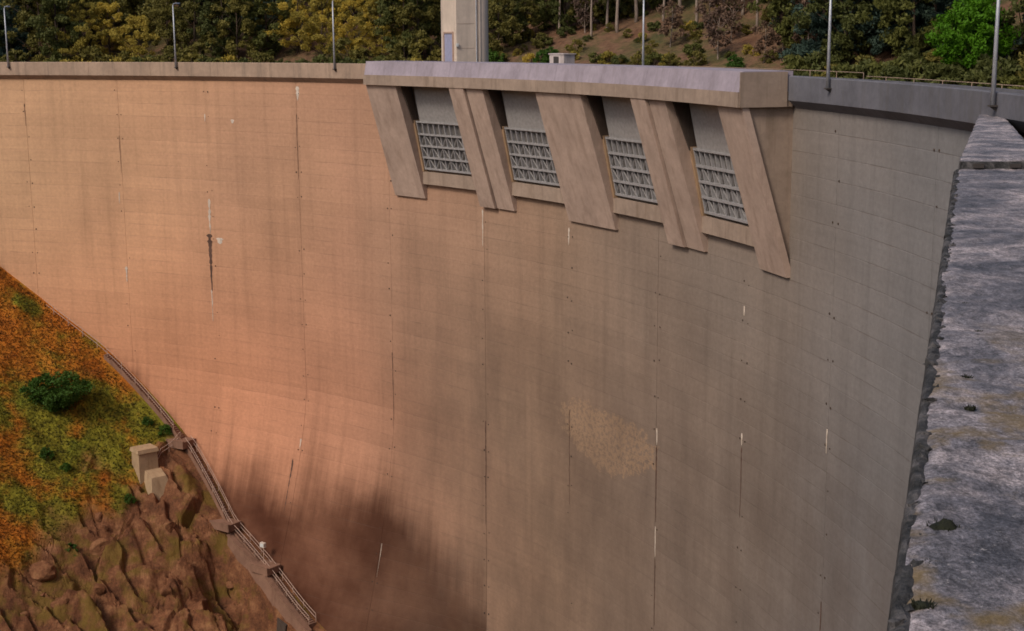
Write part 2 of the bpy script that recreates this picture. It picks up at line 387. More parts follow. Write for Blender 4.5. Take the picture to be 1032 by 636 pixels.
# ------------------------------------------------------------------ the dam
dam = empty('arch_dam', pol(38, R, -86)); DLOC = Vector(dam.location)
tag(dam, 'tall curved concrete arch dam with four crest spillway bays', 'dam')
def dpart(mb, name, m, smooth=False, parent=None):
    mb.v = [(x - DLOC.x, y - DLOC.y, z - DLOC.z) for x, y, z in mb.v]
    return mb.build(name, m, parent or dam, smooth)
core = MB(); core.arcbox(-16, 98, R + .30, R + 4.1, -88, -.42, 100); dpart(core, 'wall_core', MAT['bay'])
GAP = .016
WZ0, WZ1, LIFT = -86.4, -1.6, 1.6
CALC = [  # (theta, z top, length, width, kind)
 (65.15, -16.6, 1.6, .20, 'c'), (64.85, -26.7, 2.1, .34, 'c'), (58.62, -5.9, 1.0, .22, 'c'), (56.5, -6.5, .5, .8, 'c'),
 (58.55, -16.8, 4.6, .42, 'c'), (57.75, -21.8, .8, 1.5, 'c'), (58.55, -21.4, 7.6, .75, 'l'), (58.7, -28.8, 4.2, .22, 'c'),
 (51.7, -2.2, 1.7, .55, 'c'), (51.8, -46.3, 1.3, .30, 'c'), (31.35, -15.0, 1.7, .30, 'c'), (37.9, -14.6, 4.0, .18, 'c'),
 (24.55, -31.6, 1.6, .20, 'c'), (24.55, -33.4, 7.2, .22, 'l'), (24.55, -41.0, 3.0, .16, 'c'), (24.55, -44.2, 6.5, .15, 'l'), (18.1, -17.7, .8, .26, 'c'),
 (18.1, -28.2, 1.0, .18, 'c'), (18.1, -29.4, 6.0, .16, 'l'), (11.95, -24.0, 1.8, .15, 'c'), (11.95, -37, 7, .12, 'l'), (31.25, -33.5, 10, .13, 'l'),
 (64.9, -9.0, 5.0, .12, 'l'), (51.8, -5.5, 8, .10, 'l'), (45.0, -33, 9, .12, 'l'), (52.3, -49, 6.5, .32, 'l'), (44.9, -56, 4, .07, 'c'), (71.4, -5, 3, .12, 'l'), (37.85, -38, 12, .16, 'l'), (77, -3.2, 1.2, .5, 'c'), (74.5, -2.3, 1.0, .35, 'c')]
rnd = random.Random(3)
for bi in range(len(JOINTS) - 1):
    t0, t1 = JOINTS[bi] + GAP / MPD, JOINTS[bi + 1] - GAP / MPD
    nc = 12; m_ = MB(); rows = []
    z = WZ1
    while z > WZ0:                              # shallow groove at each lift joint
        zg = math.floor((z - .01) / LIFT) * LIFT
        rows += [(z, 0.0)] if not rows else []
        rows += [(zg + .05, 0.0), (zg, .012), (zg - .05, 0.0)]
        z = zg - .06
    rows = [rw for rw in rows if rw[0] > WZ0]
    off = rnd.uniform(-.012, .012)
    for (z, g) in rows:
        for c in range(nc + 1):
            t = t0 + (t1 - t0) * c / nc
            r = rface(t, z) + g + off + (.02 if c in (0, nc) else 0)
            m_.v.append(pol(t, r, z)); m_.uv.append((t * MPD, z))
    W = nc + 1; nr = len(rows)
    for i in range(nr - 1):
        for c in range(nc):
            a = i * W + c; m_.f.append((a, a + 1, a + W + 1, a + W))
    for c in (0, nc):                           # return faces into the contraction joint
        b0 = len(m_.v)
        for i, (z, g) in enumerate(rows):
            x, y, _ = m_.v[i * W + c]; t = t0 if c == 0 else t1
            m_.v.append(pol(t, R + .29, z)); m_.uv.append((t * MPD, z))
        for i in range(nr - 1):
            q = (i * W + c, b0 + i, b0 + i + 1, (i + 1) * W + c)
            m_.f.append(q if c else q[::-1])
    blk = dpart(m_, 'wall_block', MAT['wall'])
    # grout outlets beside the joints
    g_ = MB()
    for t in (t0 + .16, t1 - .16):
        z = -3.0
        while z > -72:
            if rnd.random() < .62:
                r = rface(t, z) + off; zz = z + rnd.uniform(-.2, .2); s_ = rnd.uniform(.05, .10)
                tt = t + rnd.uniform(-.05, .05)
                vs = [pol(tt + s_ * math.cos(a) / MPD, r - .035, zz + s_ * math.sin(a)) for a in [q * math.pi / 3 for q in range(6)]]
                vs2 = [pol(tt + 1.2 * s_ * math.cos(a) / MPD, r + .03, zz + 1.2 * s_ * math.sin(a)) for a in [q * math.pi / 3 for q in range(6)]]
                g_.add(vs + vs2, [tuple(range(6))] + [(q, q + 6, (q + 1) % 6 + 6, (q + 1) % 6) for q in range(6)])
            z -= 3.2
    g_.v = [(x - DLOC.x, y - DLOC.y, z - DLOC.z) for x, y, z in g_.v]
    go = g_.build('grout_outlets', MAT['hole'], blk); go['kind'] = 'stuff'
    for (t, zt, ln, w, kd) in CALC:
        tq = t if abs(t - round(t, 2)) >= 0 else t
        if JOINTS[bi] - .01 <= t < JOINTS[bi + 1] - .01:
            s_ = MB(); ns = max(5, int(ln / .25)); pts = []
            ph = rnd.uniform(0, 9)
            tw = max(t, t0 + .5 * w / MPD + .01)
            for i in range(ns + 1):
                f = i / ns
                hw = w / 2 * (1.0 - .75 * f ** 1.5 if kd == 'c' else (1 - .8 * f)) * max(.15, 1 + 1.1 * fb(f * ln * 2.3, ph, 0, 3))
                if ln < 1.0: hw = w / 2 * (1 - .6 * f) * (1 + .4 * fb(f * 3, ph, 0, 2))
                if i in (0, ns): hw *= .45
                cx = .06 * fb(f * ln * .8, ph + 4, 0, 2) + (w * .25 if ln < 1 else 0)
                zz = zt - ln * f; r = rface(tw, zz) + off
                th_ = .035 if kd == 'c' else .014
                for (du, dr) in ((-hw, .01), (-hw * .5, -th_), (hw * .5, -th_), (hw, .01)):
                    s_.v.append(pol(tw + (cx + du) / MPD, r + dr, zz)); s_.uv.append((0, 0))
            for i in range(ns):
                for q in range(3):
                    a = i * 4 + q; s_.f.append((a, a + 1, a + 5, a + 4))
            s_.v = [(x - DLOC.x, y - DLOC.y, z - DLOC.z) for x, y, z in s_.v]
            s_.build('calcite_streak' if kd == 'c' else 'leak_stain', MAT['calcite' if kd == 'c' else 'leak'], blk)

# crest: parapet panels with sloping haunch, road, upstream parapet
FT, FB = .62, -1.12
def crest_panel(t0, t1, m, zb=FB, hb_=-1.72):
    g = .012 / MPD; m_ = MB(); n = max(2, int((t1 - t0) * 1.5))
    prof = [(R - .70, zb), (R - .72, FT - .05), (R - .66, FT), (R - .28, FT), (R - .26, -.30), (R + .29, -.30), (R + .29, hb_), (R + .015, hb_)]
    for i in range(n + 1):
        t = t0 + g + (t1 - t0 - 2 * g) * i / n
        for (r, z) in prof: m_.v.append(pol(t, r, z)); m_.uv.append((t * MPD, z))
    q = len(prof)
    for i in range(n):
        for j in range(q):
            a = i * q + j; b = i * q + (j + 1) % q; m_.f.append((a, b, b + q, a + q))
    m_.f.append(tuple(reversed(range(q)))); m_.f.append(tuple(n * q + j for j in range(q)))
    return dpart(m_, 'parapet_panel', m)
tt = 44.55
while tt < 96: crest_panel(tt, tt + 4.4, MAT['parapet']); tt += 4.4
tt = 14.85
for w in (4.2, 4.3, 4.35): crest_panel(tt - w, tt, MAT['parapet_grey']); tt -= w
for w in (4.3, 4.3, 4.3): crest_panel(tt - w, tt, MAT['parapet_grey'], -.62, -1.3); tt -= w
tt = -14
while tt < 97:                                   # upstream parapet
    m_ = MB(); m_.arcbox(tt + .004, tt + 3.296, R + 3.75, R + 4.05, -.40, .40, 4); dpart(m_, 'upstream_parapet', MAT['parapet_grey']); tt += 3.3
rd = MB(); rd.arcbox(-15, 97.5, R + .27, R + 3.74, -.41, -.22, 110)
o = rd.build('crest_road', MAT['road']); tag(o, kind='structure')

# spillway deck
def front_r(z): return 130.30 + (z + 1.35) / (-12.9) * 4.0
dk = MB(); dk.arcbox(14.93, 44.36, 130.0, R - .25, -1.58, -.50, 30); dpart(dk, 'deck_beam', MAT['deck_low'])
edges = [44.34, 37.72, 29.4, 22.3, 14.96]
for a, b in zip(edges[1:], edges[:-1]):
    m_ = MB(); m_.arcbox(a + .006, b - .006, 130.10, R - .25, -.495, .98, 8, r0t=130.42); dpart(m_, 'deck_parapet', MAT['deck_top'])
m_ = MB(); m_.arcbox(14.875, 14.925, 130.14, R - .76, -1.583, .93, 1); dpart(m_, 'deck_end_wall', MAT['deck_low'])
def pier(t0, t1, zb=-14.22, m=None, z1=-1.585, back=0.0, depth=None):
    m_ = MB(); n = 10; vs = []; 
    for i in range(n + 1):
        z = z1 + (zb - z1) * i / n
        for (t, r) in ((t0, front_r(z) + back), (t1, front_r(z) + back), (t1, min(R + .25, front_r(z) + depth) if depth else R + .25), (t0, min(R + .25, front_r(z) + depth) if depth else R + .25)):
            m_.v.append(pol(t, r, z)); m_.uv.append((t * MPD, z))
    for i in range(n):
        for j in range(4):
            a = 4 * i + j; b = 4 * i + (j + 1) % 4; m_.f.append((a, a + 4, b + 4, b))
    m_.f.append((0, 1, 2, 3)); m_.f.append(tuple(reversed([4 * n + j for j in range(4)])))
    return dpart(m_, 'pier', m or MAT['pier'])
PIERS = [(44.38, 42.08), (37.75, 35.28), (31.13, 27.58), (23.43, 20.95), (16.87, 14.95)]
pier(42.08, 44.38)
pier(36.62, 37.75, back=-.28); pier(35.28, 36.56)
pier(27.58, 31.13)
pier(22.27, 23.43, back=-.28); pier(20.95, 22.21)
pier(14.95, 16.87, depth=.55)
pier(15.09, 16.86, back=.552, m=MAT['deck_low'])
BAYS = [(37.75, 42.08), (31.13, 35.28), (23.43, 27.58), (16.87, 20.95)]
for (a, b) in BAYS:
    m_ = MB()
    m_.arcbox(a + .003, b - .003, 133.98, R + .2, -12.55, -11.15, 6, r0t=133.98); dpart(m_, 'sill', MAT['deck_low'])
    for (t0, t1) in ((b - .14, b - .003),):       # slot guide beside the gate, standing off the pier
        m_ = MB(); n = 6
        for i in range(n + 1):
            z = -5.4 + (-11.15 + 5.4) * i / n
            g0 = 132.2 + (z + 1.8) / (-9.0) * 2.0
            for (t, r) in ((t0, g0 - .35), (t1, g0 - .35), (t1, R + .2), (t0, R + .2)): m_.v.append(pol(t, r, z)); m_.uv.append((t * MPD, z))
        for i in range(n):
            for j in range(4):
                c0 = 4 * i + j; c1 = 4 * i + (j + 1) % 4; m_.f.append((c0, c0 + 4, c1 + 4, c1))
        m_.f.append((0, 1, 2, 3)); dpart(m_, 'gate_guide', MAT['bay'])

# gates
gate_words = ['in the bay farthest from the bank wall', 'on the tower side of the broad middle pier', 'between the broad middle pier and the next pier bankward', 'in the bay closest to the bank wall']
def g_r(z): return 132.2 + (z + 1.8) / (-9.0) * 2.0
for gi, (a, b) in enumerate(BAYS):
    org = Vector(pol((a + b) / 2, g_r(-10.9), -10.95)); g = empty('spillway_gate', org)
    tag(g, 'grey lattice steel gate ' + gate_words[gi], 'gate', 'steel gates in the spillway bays')
    def gp(mb, name, m):
        mb.v = [(x - org.x, y - org.y, z - org.z) for x, y, z in mb.v]; return mb.build(name, m, g)
    a_, b_ = a + .04, b - .16
    def P(t, z, out): return pol(t, g_r(z) - out, z)
    m_ = MB()                                     # smooth upper leaf, stopping short of the pier
    bu = b - .42
    m_.hexa([P(a_, -5.75, .10), P(bu, -5.75, .10), P(bu, -5.75, -.1), P(a_, -5.75, -.1)], [P(a_, -1.66, .10), P(bu, -1.66, .10), P(bu, -1.66, -.1), P(a_, -1.66, -.1)])
    gp(m_, 'upper_plate', MAT['steel'])
    m_ = MB(); m_.hexa([P(a_, -10.9, -.20), P(b_, -10.9, -.20), P(b_, -10.9, -.3), P(a_, -10.9, -.3)], [P(a_, -5.5, -.20), P(b_, -5.5, -.20), P(b_, -5.5, -.3), P(a_, -5.5, -.3)])
    gp(m_, 'skin_plate', MAT['skin'])
    m_ = MB(); tq = b - .012; wd = .09  # dark plate added on the pier side; its colour stands for the shaded void
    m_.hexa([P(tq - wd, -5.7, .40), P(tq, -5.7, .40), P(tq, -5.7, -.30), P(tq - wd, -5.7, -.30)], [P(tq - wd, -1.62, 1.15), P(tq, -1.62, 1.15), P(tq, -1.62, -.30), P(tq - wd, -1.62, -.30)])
    gp(m_, 'void_shade_plate', MAT['hole'])
    ZG = [-5.60, -6.95, -8.25, -9.55, -10.8]
    for zi, z in enumerate(ZG):
        m_ = MB(); hh = .10 if zi else .07
        m_.hexa([P(a_, z - hh, .22), P(b_, z - hh, .22), P(b_, z - hh, -.18), P(a_, z - hh, -.18)], [P(a_, z + hh, .22), P(b_, z + hh, .22), P(b_, z + hh, -.18), P(a_, z + hh, -.18)])
        gp(m_, 'girder', MAT['girder'])
    nrib = 11
    for i in range(nrib):
        t = a_ + (b_ - a_) * (i + .02) / (nrib - .96); m_ = MB(); w = .055 / MPD
        z0, z1 = -10.7, -5.0 if i % 1 == 0 else -5.6
        m_.hexa([P(t - w, z0, .16), P(t + w, z0, .16), P(t + w, z0, -.16), P(t - w, z0, -.16)], [P(t - w, -5.45, .16), P(t + w, -5.45, .16), P(t + w, -5.45, -.16), P(t - w, -5.45, -.16)])
        gp(m_, 'rib', MAT['girder'])
    m_ = MB()
    for zi in range(1, 4):
        for i in range(nrib - 1):
            ta = a_ + (b_ - a_) * i / (nrib - 1); tb_ = a_ + (b_ - a_) * (i + 1) / (nrib - 1)
            if (i + zi) % 2: ta, tb_ = tb_, ta
            m_.bar(P(ta, ZG[zi], .05), P(tb_, ZG[zi + 1], .05), .10)
    o = gp(m_, 'bracing', MAT['steel']); o['kind'] = 'stuff'

# ------------------------------------------------------------------ intake tower
tc, tl, r0, r1 = 41.91, 43.06, R + 4.06, 143.9
torg = Vector(pol((tc + tl) / 2, (r0 + r1) / 2, -30)); tw = empty('intake_tower', torg)
tag(tw, 'pale concrete intake tower with blue door rising behind the spillway deck', 'tower')
def tp(mb, name, m, parent=None):
    mb.v = [(x - torg.x, y - torg.y, z - torg.z) for x, y, z in mb.v]; return mb.build(name, m, parent or tw)
TC = Vector(pol(tc, r0, 0)); TA = Vector((.93, .3676, 0)); TB = Vector((-.3676, .93, 0)); WA, WB = 4.3, 4.9
def T(a, b, z): p = TC + TA * a + TB * b; return (p.x, p.y, z)
def tbox(a0, a1, b0, b1, z0, z1):
    m = MB(); m.hexa([T(a0, b0, z0), T(a1, b0, z0), T(a1, b1, z0), T(a0, b1, z0)], [T(a0, b0, z1), T(a1, b0, z1), T(a1, b1, z1), T(a0, b1, z1)]); return m
fp = [(0, WB), (0, .12), (.12, 0)] + [(WA - 1.2 + 1.2 * math.sin(math.pi / 2 * q / 8), 1.2 - 1.2 * math.cos(math.pi / 2 * q / 8)) for q in range(9)] + [(WA, WB)]
m_ = MB(); nf = len(fp)
for z in (-30, 19):
    for (a, b) in fp: m_.v.append(T(a, b, z)); m_.uv.append((a, z))
for q in range(nf): m_.f.append((q, (q + 1) % nf, nf + (q + 1) % nf, nf + q))
m_.f.append(tuple(reversed(range(nf)))); m_.f.append(tuple(nf + q for q in range(nf)))
tp(m_, 'shaft', MAT['tower'])
tp(tbox(2.75, 2.95, -.10, .02, -.3, 18.5), 'pilaster', MAT['tower'])
m_ = MB(); m_.tube([T(2.45, -.12, -.3), T(2.45, -.12, 18)], .07); tp(m_, 'conduit', MAT['galv'])
for z in (2.3, 5.0, 8.0, 12.0): tp(tbox(.14, 2.3, -.02, .02, z, z + .03), 'lift_band', MAT['parapet'])
tp(tbox(-1, WA + 1, -1, WB + 1, 19, 19.5), 'head_slab', MAT['tower']); tp(tbox(-.4, WA + .4, -.4, WB + .4, 19.5, 23), 'head_house', MAT['tower'])
dr = tp(tbox(-.06, .01, .75, 3.6, -.3, 3.95), 'door', MAT['bluedoor'])
for (b0, b1, z0, z1) in ((.55, .745, -.3, 4.15), (3.605, 3.8, -.3, 4.15), (.75, 3.6, 3.96, 4.15)):
    tp(tbox(-.16, .01, b0, b1, z0, z1), 'door_frame', MAT['rail'], dr)
tp(tbox(.05, .3, -.2, .02, 2.5, 2.85), 'bulkhead_light', MAT['lens'])

# small concrete cabinet on the crest
ho = Vector(pol(33.32, 137.0, -.22)); hut = empty('control_cabinet', ho, R_(33.3))
tag(hut, 'small pale concrete cabinet on the crest beside the intake tower', 'cabinet')
m_ = MB(); m_.box((0, 0, 1.0), (1.3, 2.5, 2.0)); m_.build('body', MAT['hut'], hut)
m_ = MB(); m_.box((0, 0, 2.05), (1.5, 2.7, .10)); m_.build('roof', MAT['hut'], hut)
m_ = MB(); m_.box((-.66, .1, .95), (.03, .9, 1.7)); m_.build('door', MAT['dark'], hut)

# ------------------------------------------------------------------ lamp posts
lamps = [(72.06, 'lamp post on the parapet where the dam nears the far bank'),
         (60.18, 'lamp post on the plain parapet, second from the far bank'),
         (48.43, 'lamp post on the plain parapet, third from the far bank'),
         (27.9, 'lamp post standing behind the spillway deck'),
         (11.92, 'lamp post on the parapet between the spillway and the bank wall'),
         (1.01, 'thick lamp post on the parapet where the bank wall block meets the dam')]
pl = MB(); pl.tube([(0, 0, 0), (0, 0, 4), (0, 0, 7.75)], [.125, .095, .07], 10); pole_me = pl.mesh('pole', MAT['galv'], True)
am = MB(); am.tube([(0, 0, 7.7), (.08, 0, 7.92), (.4, 0, 8.0), (.75, 0, 8.02)], [.06, .055, .05, .05], 8); arm_me = am.mesh('arm', MAT['galv'], True)
hd = MB(); hd.hexa([(.6, -.12, 7.94), (1.25, -.09, 7.98), (1.25, .09, 7.98), (.6, .12, 7.94)], [(.6, -.08, 8.10), (1.2, -.05, 8.09), (1.2, .05, 8.09), (.6, .08, 8.10)]); head_me = hd.mesh('lamp_head', MAT['galv'])
ln_ = MB(); ln_.box((.95, 0, 7.94), (.5, .13, .04)); lens_me = ln_.mesh('lens', MAT['lens'])
bk = MB(); bk.box((.0, 0, -.05), (.40, .36, .09)); bk.hexa([(.14, -.04, -.30), (.2, -.04, -.30), (.2, .04, -.30), (.14, .04, -.30)], [(-.16, -.04, -.096), (.2, -.04, -.096), (.2, .04, -.096), (-.16, .04, -.096)]); brk_me = bk.mesh('bracket', MAT['dark'])
for (t, lab) in lamps:
    r = R - .72 - .21; z = .0
    if 15 < t < 44: r, z = R + 3.0, -.22
    o = empty('lamp_post', pol(t, r, z), R_(t)); tag(o, 'grey steel ' + lab, 'lamp post', 'lamp posts along the dam crest')
    link('pole', pole_me, o); link('arm', arm_me, o); h = link('lamp_head', head_me, o); link('lens', lens_me, h)
    if z == 0.0: link('bracket', brk_me, o)

# upstream guard rail
def guard_rail(ta, tb_, zt, label, m, r=R + 3.9, z0=.38, step=1.7, mid=True):
    o = empty('guard_rail', pol((ta + tb_) / 2, r, z0)); q = o.location; tag(o, label, 'railing')
    def rel(p): return (p[0] - q.x, p[1] - q.y, p[2] - q.z)
    n = int((tb_ - ta) / .5) + 1
    for z in ((zt, (zt + z0) / 2) if mid else (zt,)):
        m_ = MB(); m_.tube([rel(pol(ta + (tb_ - ta) * i / n, r, z)) for i in range(n + 1)], .025); m_.build('rail', m, o)
    pm = MB(); pm.tube([(0, 0, 0), (0, 0, zt - z0)], .028); pme = pm.mesh('post', m)
    t = ta
    while t <= tb_ + .001: link('post', pme, o, rel(pol(t, r, z0))); t += step
    return o
guard_rail(-8, 13.6, .62, 'grey pipe rail on the upstream parapet beside the bank wall', MAT['parapet'], mid=False)
guard_rail(13.8, 26, .85, 'thin grey pipe rail behind the spillway deck', MAT['parapet'], mid=False)

# ------------------------------------------------------------------ foreground bank wall
k = NT('lichened_concrete'); p = k.geo()
a = k.noise(p, .42, 7, .72, .6); b = k.noise(k.scl(p, (1.35, .75, 1)), 5.0, 8, .82, .2); c2 = k.noise(k.scl(p, (1.2, .8, 1)), 26.0, 6, .82); d = k.noise(k.scl(p, (1.4, .7, 1)), 2.4, 9, .82, .3)
base = k.ramp(a, [(.36, (.075, .072, .082)), (.45, (.14, .128, .14)), (.52, (.23, .20, .205)), (.61, (.40, .335, .33))])
base = k.mix(1.0, base, k.ramp(b, [(.36, .35), (.5, 1.0), (.63, 1.65)]), 'MULTIPLY')
base = k.mix(1.0, base, k.ramp(c2, [(.38, .4), (.5, .95), (.62, 1.6)]), 'MULTIPLY')
base = k.mix(k.ramp(d, [(.54, 0.0), (.66, .7)]), base, (.06, .058, .066))
e = k.noise(p, .8, 4, .6); 
x_, y_, z_ = k.sep(p)
base = k.mix(k.math('MULTIPLY', k.ramp(e, [(.50, 0.0), (.60, .8)]), k.maprange(y_, 26, 14)), base, k.ramp(c2, [(.3, (.10, .065, .02)), (.7, (.24, .16, .055))]))
base = k.mix(k.ramp(k.noise(p, 8.5, 6, .85), [(.60, 0.0), (.66, .65)]), base, (.46, .42, .41))
k.col(base); k.bump(k.mix(.8, b, c2), .55, .02); pit = k.vor(p, 6.0); base = k.mix(k.ramp(pit, [(.05, .8), (.12, 0.0)]), base, (.03, .03, .032)); k.col(base)
k.put(k.b.inputs['Roughness'], k.ramp(d, [(.4, .62), (.6, .8)])); k.b.inputs['Specular IOR Level'].default_value = .4; MAT['ledge'] = k.m
k = NT('rough_rim_concrete'); p = k.geo(); a = k.noise(p, 2.5, 6, .75)
k.col(k.ramp(a, [(.38, (.02, .02, .02)), (.5, (.05, .048, .048)), (.62, (.11, .10, .10))])); k.bump(a, .9, .12); MAT['rim'] = k.m

bw = empty('bank_wall', (9, 30, -2)); q0 = bw.location
tag(bw, 'massive weathered concrete wall top with lichen and a raised end block', 'wall')
def bp(mb, name, m, parent=None, smooth=False):
    mb.v = [(x - q0.x, y - q0.y, z - q0.z) for x, y, z in mb.v]; return mb.build(name, m, parent or bw, smooth)
def led_pt(Y, w):                                  # w metres to the right of the left edge
    return (LED(Y) + w * 1.0488, Y)
m_ = MB(); ys = np.arange(1.6, 47.9, .16); ws = np.concatenate([np.arange(.09, 3.8, .16), [3.9]])
edge = [fb(y * .9, 3, 0, 4) * .02 + fb(y * .13, 8, 0, 2) * .03 for y in ys]
for i, y in enumerate(ys):
    for j, w in enumerate(ws):
        ww = w + (edge[i] if j == 0 else edge[i] * max(0, 1 - w))
        x, yy = led_pt(y, ww)
        z = -.90 + fb(x * .7, yy * .7, 0, 5) * .05 + fb(x * 3, yy * 3, 2, 3) * .022 - (.04 if j == 0 else 0)
        m_.v.append((x, yy, z)); m_.uv.append((x, yy))
n = len(ws)
for i in range(len(ys) - 1):
    for j in range(n - 1):
        a = i * n + j; m_.f.append((a, a + 1, a + n + 1, a + n))
bp(m_, 'wall_top', MAT['ledge'], smooth=True)
m_ = MB()                                          # body of the wall down to the rock
def quad(Y, w, z): x, y = led_pt(Y, w); return (x, y, z)
m_.hexa([quad(1.5, -1.2, -60), quad(1.5, 3.9, -60), quad(80, 1.5, -60), quad(80, -2.5, -60)], [quad(1.5, .12, -1.04), quad(1.5, 3.9, -1.04), quad(47.9, 3.9, -1.04), quad(47.9, .12, -1.04)])
bp(m_, 'wall_body', MAT['parapet_grey'])
# raised end block reaching the dam
m_ = MB(); nb, nw = 60, 12
def blk_edges(s):                                  # s 0..1 from the riser to the dam
    return (15.0 + (24.62 - 15.0) * s, 48.2 + (76.2 - 48.2) * s), (17.75 + (25.75 - 17.75) * s, 48.0 + (76.0 - 48.0) * s)
for i in range(nb + 1):
    s = i / nb; (ax, ay), (bx_, by_) = blk_edges(s)
    for j in range(nw + 1):
        f = j / nw; x = ax + (bx_ - ax) * f; y = ay + (by_ - ay) * f
        z = -.60 + fb(x * .9, y * .9, 6, 4) * .035 - (.05 if j in (0, nw) or i == 0 else 0)
        if j == 0: x += fb(y * 1.1, 1, 0, 3) * .09
        if i == 0: y += fb(x * 2.1, 1, 5, 3) * .10
        m_.v.append((x, y, z)); m_.uv.append((x, y))
W = nw + 1
for i in range(nb):
    for j in range(nw):
        a = i * W + j; m_.f.append((a, a + 1, a + W + 1, a + W))
bot = len(m_.v)
ring = [j for j in range(W)] + [i * W + nw for i in range(1, nb + 1)] + [nb * W + j for j in range(nw - 1, -1, -1)] + [i * W for i in range(nb - 1, 0, -1)]
for a in ring:
    x, y, z = m_.v[a]; m_.v.append((x, y, -40.0 if y > 49 else -1.5)); m_.uv.append((x, y))
L = len(ring)
for i in range(L): m_.f.append((ring[i], bot + i, bot + (i + 1) % L, ring[(i + 1) % L]))
bp(m_, 'end_block', MAT['ledge'])
m_ = MB(); m_.hexa([(14.98, 47.90, -1.2), (17.9, 47.72, -1.2), (17.9, 48.3, -1.2), (14.98, 48.3, -1.2)], [(15.02, 48.0, -.66), (17.8, 47.82, -.66), (17.8, 48.3, -.66), (15.02, 48.3, -.66)]); bp(m_, 'riser', MAT['rim'])
rr = random.Random(11)
for wq, hq in ((.55, .16), (1.75, .13)):           # dark boxes on the riser; the shade of two hollows is their colour
    m_ = MB(); m_.box((15.0 + wq * 1.0, 47.93 - .06 * wq, -.78), (.34, .12, hq), .03); bp(m_, 'riser_hollow_shade', MAT['dark'])
def chip_mesh(seed, m, name='edge_stone'):
    bm = bmesh.new(); bmesh.ops.create_icosphere(bm, subdivisions=2, radius=.5)
    for v in bm.verts:
        d = 1 + mnoise.noise(v.co * 3.1 + Vector((seed * 3.1, 0, 0))) * .55; v.co *= d
    me = bpy.data.meshes.new(name); bm.to_mesh(me); bm.free(); me.materials.append(m); return me
m_ = MB(); ys2 = np.arange(1.6, 47.9, .09); prof = ((-.02, -1.30), (.0, -1.02), (.02, -.95), (.06, -.91), (.11, -.905), (.17, -.93))
for y in ys2:
    wv = 1 + .5 * fb(y * 1.7, 2, 0, 4); e0 = fb(y * .9, 3, 0, 4) * .02 + fb(y * 3.1, 5, 0, 3) * .012
    for q, (w, z) in enumerate(prof):
        x, yy = led_pt(y, w * (wv if q > 2 else 1) + e0 * (1 if q < 5 else .3))
        m_.v.append((x, yy, z + (fb(x * 5, yy * 5, q, 4) * .03 if q in (1, 2, 3, 4) else 0))); m_.uv.append((x, yy))
n = len(prof)
for i in range(len(ys2) - 1):
    for q in range(n - 1):
        a = i * n + q; m_.f.append((a, a + 1, a + n + 1, a + n))
bp(m_, 'rim', MAT['rim'])
def chunk_mesh(seed):
    rq = random.Random(seed); bm = bmesh.new(); bmesh.ops.create_cube(bm, size=1.0)
    bmesh.ops.subdivide_edges(bm, edges=bm.edges[:], cuts=1, use_grid_fill=True)
    for v in bm.verts: v.co += Vector((rq.uniform(-.2, .2), rq.uniform(-.2, .2), rq.uniform(-.2, .2)))
    me = bpy.data.meshes.new('edge_stone'); bm.to_mesh(me); bm.free(); me.materials.append(MAT['rim']); return me
chips = [chunk_mesh(i) for i in range(7)]
Y = 2.2
while Y < 47.4:
    s_ = rr.uniform(.05, .12); x, y = led_pt(Y, rr.uniform(.07, .2))
    o = link('edge_stone', rr.choice(chips), bw, (x - q0.x, y - q0.y, -.93 - q0.z), rr.uniform(0, 6), (s_ * rr.uniform(.7, 1.2), s_ * rr.uniform(.8, 1.6), s_ * .8)); o.rotation_euler = (rr.uniform(-.5, .5), rr.uniform(-.5, .5), rr.uniform(0, 6))
    Y += rr.uniform(.15, .95)
# moss and weeds in the cracks of the wall top
k = NT('moss_green'); k.col(k.ramp(k.noise(k.geo(), 9, 4), [(.3, (.007, .008, .005)), (.7, (.020, .022, .010))])); MAT['moss'] = k.m
moss = [(12.5, .36, .26, 'dark green moss cushion on the rim of the weathered wall top'), (11.6, .30, .13, None), (10.7, .25, .16, None), (16.8, .6, .09, None), (18.4, .55, .09, None), (21.3, .7, .08, None), (23.6, .5, .08, None)]
for (Y, w, s, lab) in moss:
    m_ = MB(); rq = random.Random(int(Y * 10))
    base_me = rq.uniform(0, 99); ng = 14
    for i in range(ng + 1):
        for j in range(ng):
            a = 6.2832 * j / ng; rd_ = s * .55 * i / ng * (1 + .45 * fb(math.cos(a) * 1.3 + base_me, math.sin(a) * 1.3, 0, 3))
            m_.v.append((rd_ * 1.3 * math.cos(a), rd_ * math.sin(a), -.03 + s * .42 * (1 - (i / ng) ** 2) * (.8 + .5 * fb(rd_ * 9 * math.cos(a), rd_ * 9 * math.sin(a), base_me, 3)))); m_.uv.append((0, 0))
    for i in range(ng):
        for j in range(ng):
            m_.f.append((i * ng + j, (i + 1) * ng + j, (i + 1) * ng + (j + 1) % ng, i * ng + (j + 1) % ng))
    for i in range(40):
        a = rq.uniform(0, 6.28); rd_ = s * math.sqrt(rq.random()) * .5; hh = s * rq.uniform(.08, .20) * (1.2 - rd_ / s * .8)
        bx_, by_ = rd_ * math.cos(a), rd_ * math.sin(a); a2 = rq.uniform(0, 6.28); wv = .02
        lean = rq.uniform(0, .06)
        m_.add([(bx_ - wv * math.cos(a2), by_ - wv * math.sin(a2), -.05), (bx_ + wv * math.cos(a2), by_ + wv * math.sin(a2), -.05), (bx_ + lean * math.cos(a), by_ + lean * math.sin(a), hh * .5 + s * .12)], [(0, 1, 2)])
    x, y = led_pt(Y, w)
    o = m_.build('moss_clump', MAT['moss']); o.location = (x, y, -.89)
    tag(o, lab or 'small dark moss tuft on the weathered wall top', 'moss', 'moss tufts on the wall top')

